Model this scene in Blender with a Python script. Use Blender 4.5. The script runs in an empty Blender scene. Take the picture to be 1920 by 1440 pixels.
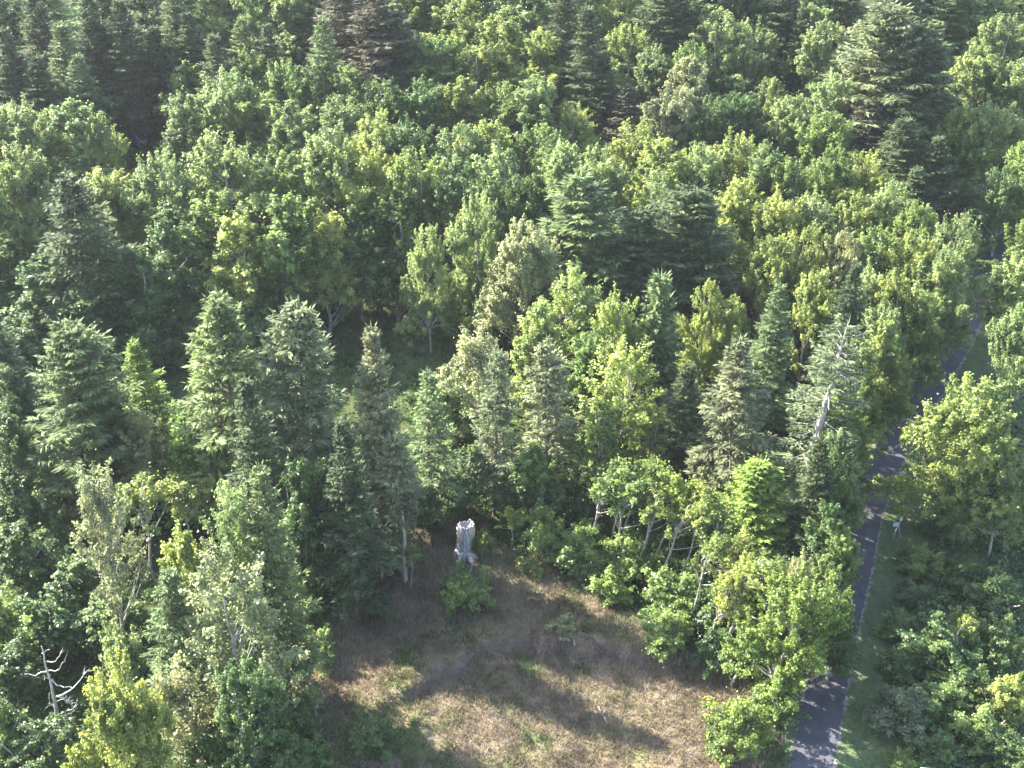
import bpy, math, random
import numpy as np
from mathutils import Vector, Matrix
R = math.radians
C = bpy.context.scene.collection
sc = bpy.context.scene

# ------------------------------------------------------------ camera, sky, sun, exposure
CAM_Z, PITCH, FOC = 62.0, R(30), 2400.0            # FOC in pixels of a 1920 wide picture
cam = bpy.data.cameras.new('camera'); cam_o = bpy.data.objects.new('camera', cam); C.objects.link(cam_o)
cam.sensor_width = 36; cam.lens = 36 * FOC / 1920; cam.clip_start = .5; cam.clip_end = 6000
cam_o.location = (0, 0, CAM_Z); cam_o.rotation_euler = (R(90) - PITCH, 0, 0)
sc.camera = cam_o
SUN_AZ, SUN_EL = R(-61), R(36)                      # azimuth from +y (view direction), negative = left
w = bpy.data.worlds.new('World'); sc.world = w; w.use_nodes = True
wn = w.node_tree.nodes; wl = w.node_tree.links
sky = wn.new('ShaderNodeTexSky'); sky.sky_type = 'NISHITA'; sky.sun_disc = False
sky.sun_elevation = SUN_EL; sky.sun_rotation = SUN_AZ
sky.air_density = 1.0; sky.dust_density = 1.5
wl.new(sky.outputs[0], wn['Background'].inputs[0]); wn['Background'].inputs[1].default_value = .115
sun = bpy.data.lights.new('sun', 'SUN'); sun.energy = 5.0; sun.angle = R(.5); sun.color = (1, .94, .82)
sun_o = bpy.data.objects.new('sun', sun); C.objects.link(sun_o)
to_sun = Vector((math.sin(SUN_AZ) * math.cos(SUN_EL), math.cos(SUN_AZ) * math.cos(SUN_EL), math.sin(SUN_EL)))
sun_o.rotation_euler = to_sun.to_track_quat('Z', 'Y').to_euler()
vs = sc.view_settings; vs.view_transform = 'Standard'; vs.look = 'None'; vs.exposure = 2.85; vs.gamma = 1

# ------------------------------------------------------------ terrain
def sstep(a, b, x):
    t = np.clip((x - a) / (b - a), 0, 1); return t * t * (3 - 2 * t)
_r = np.random.RandomState(5)
WV = [(_r.uniform(-1, 1), _r.uniform(-1, 1), _r.uniform(0, 6.28)) for _ in range(14)]
def bumps(x, y, f):
    s = 0
    for i, (a, b, p) in enumerate(WV):
        k = f * (1 + i * .35); n = math.hypot(a, b)
        s = s + np.sin((a / n * x + b / n * y) * k + p) / (1 + i * .35)
    return s / 3
def base_h(x, y):
    z = .05 * (y - 60)
    z = z + .15 * np.maximum(y - 118, 0) + .04 * np.maximum(y - 150, 0)
    z = z - .17 * np.maximum(y - 260, 0)
    z = z - 1.6 * sstep(22, 40, x) * sstep(110, 60, y)               # ground drops to the right of the path
    return z
def hit0(px, py, h=0.0, fn=None):
    """the ground point whose mark h metres above it is seen at a photo pixel"""
    fn = fn or base_h
    dx = (px - 960) / FOC; dv = (720 - py) / FOC
    d = Vector((dx, math.cos(PITCH) + dv * math.sin(PITCH), -math.sin(PITCH) + dv * math.cos(PITCH)))
    lo, hi = 5.0, 900.0
    for _ in range(50):
        m = (lo + hi) / 2; p = d * m
        if p.z + CAM_Z - h > float(fn(np.float64(p.x), np.float64(p.y))): lo = m
        else: hi = m
    p = d * lo
    return p.x, p.y, lo
PATH_PX = [(1498, 1560), (1508, 1500), (1522, 1430), (1546, 1310), (1576, 1170), (1602, 1060), (1624, 960), (1655, 880), (1695, 800), (1748, 720), (1795, 640), (1832, 560), (1865, 480), (1900, 400), (1950, 330)]
PP = [hit0(*p)[:2] for p in PATH_PX]
# Catmull-Rom through the points
def catmull(P, n=10):
    P = [P[0]] + list(P) + [P[-1]]; out = []
    for i in range(1, len(P) - 2):
        p0, p1, p2, p3 = [np.array(q, float) for q in P[i - 1:i + 3]]
        for k in range(n):
            t = k / n
            out.append(.5 * ((2 * p1) + (-p0 + p2) * t + (2 * p0 - 5 * p1 + 4 * p2 - p3) * t * t + (-p0 + 3 * p1 - 3 * p2 + p3) * t ** 3))
    out.append(np.array(P[-2], float)); return np.array(out)
PC = catmull(PP, 12)
def path_off(x, y):
    """signed sideways distance to the path centre line (positive = right)"""
    px = np.interp(y, PC[:, 1], PC[:, 0])
    sl = np.interp(y, PC[:, 1], np.gradient(PC[:, 0], PC[:, 1]))
    return (x - px) / np.sqrt(1 + sl * sl)
SC = [hit0(*p)[:2] for p in [(700, 1345), (780, 1310), (850, 1270), (920, 1228), (1000, 1212), (1100, 1228), (1180, 1240), (1260, 1250), (1340, 1262)]]
SCx = np.array([p[0] for p in SC]); SCy = np.array([p[1] for p in SC])
def height(x, y):
    x = np.asarray(x, float); y = np.asarray(y, float)
    z = base_h(x, y)
    off = np.abs(path_off(x, y)); keep = sstep(2.2, 7, off)
    z = z + keep * (.45 * bumps(x, y, .22) + .16 * bumps(x + 40, y, 1.1))
    ys = np.interp(x, SCx, SCy) + .25 * np.sin(x * 2.1) + .12 * np.sin(x * 5.3)
    win = sstep(SCx[0] - 1, SCx[0] + 3, x) * (1 - sstep(SCx[-1] - 3, SCx[-1] + 1, x))
    z = z + win * (.8 * sstep(-.15, .75, y - ys) - .55 * sstep(.75, 7, y - ys) - .12 * np.exp(-((y - ys + .5) / .7) ** 2))
    return z
def ground_at(px, py): x, y, t = hit0(px, py, 0, height); return x, y, float(height(x, y))
def inside(poly, x, y):
    x = np.asarray(x); y = np.asarray(y); c = np.zeros(x.shape, bool); n = len(poly)
    for i in range(n):
        x1, y1 = poly[i]; x2, y2 = poly[(i + 1) % n]
        m = ((y1 > y) != (y2 > y)) & (x < (x2 - x1) * (y - y1) / (y2 - y1 + 1e-12) + x1); c ^= m
    return c
def poly_world(pts): return [hit0(*p)[:2] for p in pts]
CLEAR = poly_world([(500, 1230), (640, 1130), (660, 1060), (700, 1030), (800, 985), (900, 1000), (960, 1040), (1080, 1080), (1170, 1130), (1240, 1190), (1330, 1240), (1480, 1330), (1475, 1600), (330, 1600), (480, 1330)])
HOLLOW = poly_world([(610, 640), (690, 570), (800, 575), (880, 640), (860, 720), (700, 700)])

# ------------------------------------------------------------ materials
def new_mat(name):
    m = bpy.data.materials.new(name); m.use_nodes = True; return m, m.node_tree.nodes, m.node_tree.links
def leaf_mat(name, trans=.4, rough=.5, spec=.35, obj_color=True, col=(1, 1, 1), yellow=.35, sat=1.06):
    m, N, L = new_mat(name); b = N['Principled BSDF']
    at = N.new('ShaderNodeAttribute'); at.attribute_name = 'tint'
    if obj_color: oc = N.new('ShaderNodeObjectInfo').outputs['Color']
    else:
        rgb = N.new('ShaderNodeRGB'); rgb.outputs[0].default_value = (*col, 1); oc = rgb.outputs[0]
    hs = N.new('ShaderNodeHueSaturation'); hs.inputs['Saturation'].default_value = sat
    mp = N.new('ShaderNodeMapRange'); mp.inputs[3].default_value = .5 + .02 * yellow * 2; mp.inputs[4].default_value = .5 - .03 * yellow * 2
    geo = N.new('ShaderNodeNewGeometry'); nz = N.new('ShaderNodeTexNoise'); nz.inputs['Scale'].default_value = .55; nz.inputs['Detail'].default_value = 3
    L.new(geo.outputs['Position'], nz.inputs[0]); ad = N.new('ShaderNodeMath'); ad.operation = 'MULTIPLY_ADD'; ad.inputs[1].default_value = 2.4; ad.inputs[2].default_value = -1.2
    L.new(nz.outputs[0], ad.inputs[0]); sm = N.new('ShaderNodeMath'); sm.use_clamp = True; L.new(at.outputs['Fac'], sm.inputs[0]); L.new(ad.outputs[0], sm.inputs[1])
    L.new(sm.outputs[0], mp.inputs[0]); L.new(mp.outputs[0], hs.inputs['Hue'])
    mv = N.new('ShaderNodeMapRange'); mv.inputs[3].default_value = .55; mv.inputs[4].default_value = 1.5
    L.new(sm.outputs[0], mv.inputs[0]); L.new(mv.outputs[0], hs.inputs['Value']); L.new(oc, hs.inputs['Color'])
    L.new(hs.outputs[0], b.inputs['Base Color']); b.inputs['Roughness'].default_value = rough; b.inputs['Specular IOR Level'].default_value = spec
    tr = N.new('ShaderNodeBsdfTranslucent')
    hy = N.new('ShaderNodeHueSaturation'); hy.inputs['Hue'].default_value = .485; hy.inputs['Value'].default_value = 1.25; hy.inputs['Saturation'].default_value = 1.05
    L.new(hs.outputs[0], hy.inputs['Color']); L.new(hy.outputs[0], tr.inputs[0])
    mx = N.new('ShaderNodeMixShader'); mx.inputs[0].default_value = trans
    L.new(b.outputs[0], mx.inputs[1]); L.new(tr.outputs[0], mx.inputs[2]); L.new(mx.outputs[0], N['Material Output'].inputs[0])
    return m
def bark_mat(name, c1, c2, scale=3.0):
    m, N, L = new_mat(name); b = N['Principled BSDF']; b.inputs['Roughness'].default_value = .9
    tc = N.new('ShaderNodeTexCoord'); mpn = N.new('ShaderNodeMapping'); mpn.inputs['Scale'].default_value = (scale * 2, scale * 2, scale * .6)
    no = N.new('ShaderNodeTexNoise'); no.inputs['Scale'].default_value = 1.5; no.inputs['Detail'].default_value = 6
    cr = N.new('ShaderNodeValToRGB'); cr.color_ramp.elements[0].position = .38; cr.color_ramp.elements[1].position = .62
    cr.color_ramp.elements[0].color = (*c1, 1); cr.color_ramp.elements[1].color = (*c2, 1)
    L.new(tc.outputs['Object'], mpn.inputs[0]); L.new(mpn.outputs[0], no.inputs[0]); L.new(no.outputs[0], cr.inputs[0]); L.new(cr.outputs[0], b.inputs['Base Color'])
    bp = N.new('ShaderNodeBump'); bp.inputs['Strength'].default_value = .6; bp.inputs['Distance'].default_value = .05
    L.new(no.outputs[0], bp.inputs['Height']); L.new(bp.outputs[0], b.inputs['Normal'])
    return m
def plain_mat(name, col, rough=.6, metal=0):
    m, N, L = new_mat(name); b = N['Principled BSDF']; b.inputs['Roughness'].default_value = rough; b.inputs['Metallic'].default_value = metal
    no = N.new('ShaderNodeTexNoise'); no.inputs['Scale'].default_value = 6; no.inputs['Detail'].default_value = 4
    tc = N.new('ShaderNodeTexCoord'); L.new(tc.outputs['Object'], no.inputs[0])
    mx = N.new('ShaderNodeMix'); mx.data_type = 'RGBA'; L.new(no.outputs[0], mx.inputs[0])
    mx.inputs[6].default_value = (*[c * .75 for c in col], 1); mx.inputs[7].default_value = (*[min(1, c * 1.2) for c in col], 1)
    L.new(mx.outputs[2], b.inputs['Base Color']); return m
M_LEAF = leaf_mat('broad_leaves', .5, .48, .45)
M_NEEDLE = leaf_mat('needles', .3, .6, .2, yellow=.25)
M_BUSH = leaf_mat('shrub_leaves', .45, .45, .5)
M_BRACKEN = leaf_mat('undergrowth_leaves', .3, .6, .2, obj_color=False, col=(.045, .095, .03))
M_BRAMBLE = leaf_mat('bramble_leaves', .35, .5, .4, obj_color=False, col=(.085, .145, .065))
M_GRASS = leaf_mat('dry_grass_blades', .3, .8, .1, obj_color=False, col=(.225, .188, .115), yellow=.15, sat=.85)
M_GREENGRASS = leaf_mat('green_grass_blades', .35, .7, .15, obj_color=False, col=(.085, .120, .050))
M_BARK_PALE = bark_mat('alder_bark', (.13, .12, .10), (.34, .32, .285))
M_BARK = bark_mat('spruce_bark', (.06, .045, .035), (.16, .125, .10))
M_DEAD = bark_mat('weathered_wood', (.22, .20, .18), (.47, .45, .42))
M_PALE = bark_mat('pale_bare_wood', (.26, .235, .21), (.48, .45, .42))
def ground_mat():
    m, N, L = new_mat('ground_soil'); b = N['Principled BSDF']; b.inputs['Roughness'].default_value = .95; b.inputs['Specular IOR Level'].default_value = .1
    geo = N.new('ShaderNodeNewGeometry')
    def noise(s, d=6, rough=.6, stretch=None):
        n = N.new('ShaderNodeTexNoise'); n.inputs['Scale'].default_value = s; n.inputs['Detail'].default_value = d; n.inputs['Roughness'].default_value = rough
        if stretch:
            mp = N.new('ShaderNodeMapping'); mp.inputs['Scale'].default_value = stretch; L.new(geo.outputs['Position'], mp.inputs[0]); L.new(mp.outputs[0], n.inputs[0])
        else: L.new(geo.outputs['Position'], n.inputs[0])
        return n.outputs[0]
    def ramp(f, stops):
        r = N.new('ShaderNodeValToRGB'); e = r.color_ramp.elements
        while len(e) < len(stops): e.new(.5)
        for k, (p, c) in enumerate(stops): e[k].position = p; e[k].color = (*c, 1)
        L.new(f, r.inputs[0]); return r.outputs[0]
    def mix(f, a, c):
        x = N.new('ShaderNodeMix'); x.data_type = 'RGBA'; L.new(f, x.inputs[0]); L.new(a, x.inputs[6]); L.new(c, x.inputs[7]); return x.outputs[2]
    dry = ramp(noise(.9, 8, .7), [(.25, (.10, .085, .045)), (.42, (.16, .125, .075)), (.55, (.20, .15, .11)), (.68, (.13, .10, .085)), (.8, (.24, .19, .12))])
    green = ramp(noise(2.4, 8, .7), [(.3, (.045, .075, .02)), (.55, (.09, .13, .035)), (.75, (.16, .17, .06))])
    patch = ramp(noise(.16, 5, .65), [(.50, (0, 0, 0)), (.66, (1, 1, 1))])
    clear = mix(patch, dry, green)
    floor = ramp(noise(1.2, 8, .7), [(.3, (.02, .03, .012)), (.5, (.045, .06, .02)), (.7, (.07, .055, .035))])
    a1 = N.new('ShaderNodeAttribute'); a1.attribute_name = 'clearing'
    a2 = N.new('ShaderNodeAttribute'); a2.attribute_name = 'verge'
    col = mix(a1.outputs['Fac'], floor, clear)
    verge = ramp(noise(1.1, 8, .7), [(.25, (.055, .08, .035)), (.5, (.08, .115, .05)), (.62, (.12, .13, .07)), (.75, (.17, .14, .10))])
    col = mix(a2.outputs['Fac'], col, verge)
    # bare soil where the ground is steep
    sx = N.new('ShaderNodeSeparateXYZ'); L.new(geo.outputs['Normal'], sx.inputs[0])
    st = N.new('ShaderNodeMapRange'); st.inputs[1].default_value = .92; st.inputs[2].default_value = .74; L.new(sx.outputs[2], st.inputs[0])
    soil = ramp(noise(3, 8, .7), [(.3, (.07, .05, .045)), (.6, (.16, .115, .095)), (.8, (.22, .17, .13))])
    col = mix(st.outputs[0], col, soil)
    L.new(col, b.inputs['Base Color'])
    bp = N.new('ShaderNodeBump'); bp.inputs['Strength'].default_value = .8; bp.inputs['Distance'].default_value = .115
    L.new(noise(5, 8, .75), bp.inputs['Height']); L.new(bp.outputs[0], b.inputs['Normal'])
    return m
M_GROUND = ground_mat()
def asphalt():
    m, N, L = new_mat('asphalt'); b = N['Principled BSDF']; b.inputs['Roughness'].default_value = .85
    geo = N.new('ShaderNodeNewGeometry')
    n = N.new('ShaderNodeTexNoise'); n.inputs['Scale'].default_value = .8; n.inputs['Detail'].default_value = 10; n.inputs['Roughness'].default_value = .75
    L.new(geo.outputs['Position'], n.inputs[0])
    r = N.new('ShaderNodeValToRGB'); r.color_ramp.elements[0].position = .3; r.color_ramp.elements[0].color = (.030, .030, .040, 1); r.color_ramp.elements[1].position = .7; r.color_ramp.elements[1].color = (.072, .069, .080, 1)
    L.new(n.outputs[0], r.inputs[0])
    # scattered leaf litter
    v = N.new('ShaderNodeTexVoronoi'); v.inputs['Scale'].default_value = 7; L.new(geo.outputs['Position'], v.inputs[0])
    vr = N.new('ShaderNodeValToRGB'); vr.color_ramp.elements[0].position = .06; vr.color_ramp.elements[0].color = (1, 1, 1, 1); vr.color_ramp.elements[1].position = .10; vr.color_ramp.elements[1].color = (0, 0, 0, 1)
    L.new(v.outputs[0], vr.inputs[0])
    n2 = N.new('ShaderNodeTexNoise'); n2.inputs['Scale'].default_value = .5; L.new(geo.outputs['Position'], n2.inputs[0])
    g = N.new('ShaderNodeMath'); g.operation = 'GREATER_THAN'; g.inputs[1].default_value = .55; L.new(n2.outputs[0], g.inputs[0])
    ml = N.new('ShaderNodeMath'); ml.operation = 'MULTIPLY'; L.new(vr.outputs[0], ml.inputs[0]); L.new(g.outputs[0], ml.inputs[1])
    x = N.new('ShaderNodeMix'); x.data_type = 'RGBA'; L.new(ml.outputs[0], x.inputs[0]); L.new(r.outputs[0], x.inputs[6]); x.inputs[7].default_value = (.16, .13, .07, 1)
    L.new(x.outputs[2], b.inputs['Base Color'])
    return m
M_ASPHALT = asphalt()

# ------------------------------------------------------------ mesh helpers
def mesh_np(name, V, F4, mat, tint=None, tris=False, smooth=False):
    me = bpy.data.meshes.new(name); V = np.asarray(V, np.float32); F = np.asarray(F4, np.int32)
    k = F.shape[1]; n = len(F)
    me.vertices.add(len(V)); me.vertices.foreach_set('co', V.ravel())
    me.loops.add(n * k); me.loops.foreach_set('vertex_index', F.ravel())
    me.polygons.add(n); me.polygons.foreach_set('loop_start', np.arange(0, n * k, k, dtype=np.int32))
    me.update(calc_edges=True)
    if smooth: me.polygons.foreach_set('use_smooth', np.ones(n, bool))
    if tint is not None:
        a = me.attributes.new('tint', 'FLOAT', 'FACE'); a.data.foreach_set('value', np.asarray(tint, np.float32))
    me.materials.append(mat); return me
class Cards:
    """collects leaf-sized rhombic faces"""
    def __init__(s): s.v = []; s.t = []
    def add(s, pos, u, v, lu, lv, tint, fold=.25):
        # pos base (n,3); u,v unit dirs; rhomb: base, side, tip, side
        lu = np.asarray(lu)[:, None]; lv = np.asarray(lv)[:, None]
        n = np.cross(u, v)
        a = pos; b = pos + u * lu * .45 + v * lv * .5 + n * lv * fold; c = pos + u * lu; d = pos + u * lu * .45 - v * lv * .5 + n * lv * fold
        s.v.append(np.stack([a, b, c, d], 1).reshape(-1, 3)); s.t.append(np.asarray(tint))
    def mesh(s, name, mat):
        V = np.concatenate(s.v); T = np.concatenate(s.t); return mesh_np(name, V, np.arange(len(V)).reshape(-1, 4), mat, T)
def unit(a): return a / np.maximum(np.linalg.norm(a, axis=-1, keepdims=True), 1e-9)
class Tubes:
    def __init__(s): s.v = []; s.f = []; s.n = 0
    def add(s, pts, rad, sides=7, cap=True):
        pts = np.asarray(pts, float); rad = np.asarray(rad, float); m = len(pts)
        t = unit(np.gradient(pts, axis=0)); ref = np.array([0, 0, 1.0]) if abs(t[0][2]) < .8 else np.array([1.0, 0, 0])
        ang = np.arange(sides) / sides * 2 * math.pi
        for i in range(m):
            a = unit(np.cross(t[i], ref)); b = np.cross(t[i], a)
            s.v.append(pts[i] + rad[i] * (np.cos(ang)[:, None] * a + np.sin(ang)[:, None] * b))
        for i in range(m - 1):
            for k in range(sides):
                s.f.append((s.n + i * sides + k, s.n + i * sides + (k + 1) % sides, s.n + (i + 1) * sides + (k + 1) % sides, s.n + (i + 1) * sides + k))
        s.n += m * sides
        if cap:
            s.v.append(pts[-1:] + t[-1] * rad[-1] * .5)
            for k in range(sides):
                s.f.append((s.n - sides + k, s.n - sides + (k + 1) % sides, s.n, s.n))
            s.n += 1
    def mesh(s, name, mat):
        V = np.concatenate(s.v); me = bpy.data.meshes.new(name)
        me.from_pydata([tuple(p) for p in V], [], [tuple(dict.fromkeys(f)) for f in s.f]); me.update()
        me.polygons.foreach_set('use_smooth', np.ones(len(me.polygons), bool)); me.materials.append(mat); return me
def wobble(p0, p1, n, amp, rs, sag=0.0):
    t = np.linspace(0, 1, n)[:, None]; p = np.array(p0) * (1 - t) + np.array(p1) * t
    w_ = np.cumsum(rs.normal(0, amp, (n, 3)), 0); w_ -= t * w_[-1]; p = p + w_
    p[:, 2] += sag * (4 * t * (1 - t))[:, 0]; return p

# ------------------------------------------------------------ tree prototypes (meshes)
def alder_meshes(seed, H=14.0, Rd=3.8, cf=.72, nclump=95, per=120, leaf=.24, top=.55, gap=0.0, name='alder', mat=None, bark=None, stems=1, wide=False, rt=.016):
    rs = np.random.RandomState(seed); c = Cards(); tb = Tubes()
    z0 = H * (1 - cf)
    lobes = []                                     # a few big lobes make the outline uneven
    for k in range(15):
        u = rs.uniform(.1, .97); a = rs.uniform(0, 6.28); r = Rd * (1 - u ** (3.4 if wide else 2.0)) ** .6 * rs.uniform(.3, .95 if wide else .85)
        lobes.append((r * math.cos(a), r * math.sin(a), z0 + u * (H - z0) * .86, Rd * rs.uniform(.28, .5) * (1.1 - .5 * u)))
    lobes.append((0, 0, H - Rd * .45, Rd * .45)); lobes.append((0, 0, z0 + .5 * (H - z0), Rd * .6))
    centers = []
    for k in range(nclump):
        lx, ly, lz, lr = lobes[rs.randint(len(lobes))]
        d = rs.normal(size=3); d /= np.linalg.norm(d); d[2] = abs(d[2]) * 1.0 if rs.rand() < .7 else d[2]
        q = np.array([lx, ly, lz]) + d * lr * rs.uniform(.7, 1.05) * np.array([1, 1, 1.15])
        if q[2] > H: q[2] = H - rs.uniform(0, .5)
        if q[2] < z0 * .8: q[2] = z0 * .8
        centers.append(q)
    if nclump > 60 and not wide:                                # short leafy spires break the dome
        for k in range(16):
            u = rs.uniform(.35, 1); a = rs.uniform(0, 6.28); r = Rd * (1 - u ** 2.2) ** .6 * rs.uniform(.5, 1.05); zz = z0 + u * (H - z0) - rs.uniform(.3, .9)
            for j in range(4): centers.append(np.array([r * math.cos(a), r * math.sin(a), zz + j * .42]) * np.array([1, 1, 1]) + rs.normal(0, .12, 3))
    for q in centers:
        if rs.rand() < gap: continue
        n = int(per * rs.uniform(.55, 1.35)); ct = rs.uniform(.2, .8)
        ax = unit(np.array([q[0], q[1], .3 * (q[2] - z0) + .3]) + rs.normal(0, .9, 3)); Ls = rs.uniform(.7, 1.5) * (Rd / 3.8) ** .4; wr = rs.uniform(.28, .55) * (Rd / 3.8) ** .3
        tt = rs.rand(n, 1) ** .8; d = unit(rs.normal(size=(n, 3)))
        pos = q - ax * Ls * .35 + ax * tt * Ls + d * wr * (1.15 - tt) * rs.uniform(.2, 1, (n, 1)) + rs.normal(0, .05, (n, 3))
        nrm = unit(d * .5 + ax * .35 + rs.normal(size=(n, 3)) * .5 + np.array([0, 0, .65]))
        u = unit(np.cross(nrm, rs.normal(size=(n, 3)))); v = np.cross(nrm, u)
        sz = leaf * rs.uniform(.6, 1.35, n)
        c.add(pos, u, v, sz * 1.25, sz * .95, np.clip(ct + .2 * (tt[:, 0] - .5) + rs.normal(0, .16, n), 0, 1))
    # stray sprigs that break the outline
    n = int(nclump * 1.2); idx = rs.randint(len(centers), size=n); q = np.array(centers)[idx]
    d = unit(q - np.array([0, 0, z0 + .4 * (H - z0)])); pos = q + d * rs.uniform(.4, 1.0, (n, 1)) + rs.normal(0, .25, (n, 3))
    nrm = unit(rs.normal(size=(n, 3)) + np.array([0, 0, .6])); u = unit(np.cross(nrm, rs.normal(size=(n, 3)))); v = np.cross(nrm, u)
    c.add(pos, u, v, np.full(n, leaf * 1.2), np.full(n, leaf), rs.uniform(.4, 1, n))
    for s_ in range(stems):
        off = rs.normal(0, .35, 2) if stems > 1 else (0, 0)
        topx = rs.normal(0, .4 + .7 * (stems > 1), 2)
        pts = wobble((off[0], off[1], -.6), (topx[0], topx[1], H * .93), 10, .10, rs); r0 = rt * H / (1 if stems == 1 else 1.5)
        tb.add(pts, np.linspace(r0, .03, 10), 8)
        for q in [centers[i] for i in rs.choice(len(centers), min(26, len(centers)), replace=False)][:26 // stems]:
            zt = max(z0 * .7, .24 * H * (H > 10), q[2] - np.hypot(q[0], q[1]) * .9 - .3); f = np.clip(zt / (H * .93), 0, 1); j = f * 9
            i0 = int(min(8, j)); st = pts[i0] * (1 - (j - i0)) + pts[i0 + 1] * (j - i0)
            tb.add(wobble(st, q, 5, .09, rs, -.15), np.linspace(r0 * (1 - f) * .5 + .02, .012, 5), 5, False)
    return dict(H=H, R=Rd * (1.22 if wide else 1.08), trunk=tb.mesh(name + '_trunk', bark or M_BARK_PALE), crown=c.mesh(name + '_crown', mat or M_LEAF))
def spruce_meshes(seed, H=18.0, Rd=3.5, start=.10, step=.58, per=7, droop=.28, sparse=0.0, name='spruce', shape=.75, bark=None, dens=1.0, tw=.17, dead=.0, rt=.018):
    rs = np.random.RandomState(seed); c = Cards(); tb = Tubes()
    r0 = rt * H; pts = wobble((0, 0, -.6), (0, 0, H), 12, .05, rs); tb.add(pts, np.linspace(r0, .02, 12), 8)
    z = H - .35; asym = rs.uniform(0, 6.28); k = 0
    while z > H * start:
        t = (H - z) / (H * (1 - start)); Lm = Rd * (t ** shape) * (1 if t < .8 else 1 - .35 * (t - .8) / .2) + .22
        nb = max(4, int(per * rs.uniform(.8, 1.2))); a0 = rs.uniform(0, 6.28)
        for i in range(nb):
            if rs.rand() < sparse: continue
            a = a0 + i / nb * 6.283 + rs.normal(0, .16); L = Lm * rs.uniform(.5, 1.28) * (1 + .14 * math.cos(a - asym)); zz = z + rs.uniform(-.2, .2)
            h = np.array([math.cos(a), math.sin(a), 0]); side = np.array([-math.sin(a), math.cos(a), 0])
            up0 = .55 * (1 - t) ** 2 + .04; dr = droop * (.3 + .9 * t) * rs.uniform(.7, 1.3)
            s = lambda q: np.outer(q, h) * L + np.outer(up0 * q * L - dr * L * q ** 1.6 + .16 * L * q ** 4, [0, 0, 1]) + np.array([0, 0, zz])
            if L > .8: tb.add(s(np.array([0, .35, .7, .95])), np.linspace(.02 + .012 * L, .008, 4), 4, False)
            bare = rs.rand() < dead * t
            if bare: continue
            n = int((10 + L * 17) * dens); q = np.sort(rs.uniform(.10 if t < .5 else .22, 1, n) ** .8)
            p = s(q); sg = np.where(rs.rand(n) < .5, 1, -1)
            wid = (.14 + .30 * L * np.sin(np.clip(q, 0, 1) * math.pi * .82 + .15) * .8)[:, None]
            fwd = h * .75; dirn = unit(fwd + side * (sg * rs.uniform(.5, 1.3, n))[:, None] + np.array([0, 0, 1]) * (rs.normal(-.10, .18, n))[:, None])
            pos = p + side * (sg * rs.uniform(0, .75, n))[:, None] * wid + np.array([0, 0, 1]) * rs.normal(0, .04, (n, 1))
            nr = unit(np.array([0, 0, 1.0]) + rs.normal(size=(n, 3)) * .38); v = unit(np.cross(nr, dirn))
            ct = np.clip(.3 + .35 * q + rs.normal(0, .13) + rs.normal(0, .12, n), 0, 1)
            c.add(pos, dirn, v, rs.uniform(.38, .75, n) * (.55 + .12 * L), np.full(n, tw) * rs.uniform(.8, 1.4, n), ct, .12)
            m = int(n * .45)                                # hanging twigs under the branch
            ii = rs.randint(n, size=m); dn = unit(np.array([0, 0, -1.0]) + h * .45 + rs.normal(size=(m, 3)) * .3); v2 = unit(np.cross(dn, rs.normal(size=(m, 3))))
            c.add(pos[ii], dn, v2, rs.uniform(.25, .6, m) * (.6 + .12 * L), np.full(m, tw * .9), ct[ii] * .8, .1)
            tip = s(np.array([.93, 1.0])); dd = unit(tip[1:] - tip[:1]); c.add(tip[1:], dd + 0, unit(np.cross(np.array([[0, 0, 1.0]]), dd)), np.array([.45]), np.array([tw * .9]), np.array([.8]))
        z -= step * rs.uniform(.75, 1.2) * (.6 + .5 * t); k += 1
    c.add(np.array([[0, 0, H - .5]]), np.array([[0, 0, 1.0]]), np.array([[1.0, 0, 0]]), np.array([1.1]), np.array([.14]), np.array([.8]))
    return dict(H=H, R=Rd, trunk=tb.mesh(name + '_trunk', bark or M_BARK), crown=c.mesh(name + '_crown', M_NEEDLE))
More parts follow.
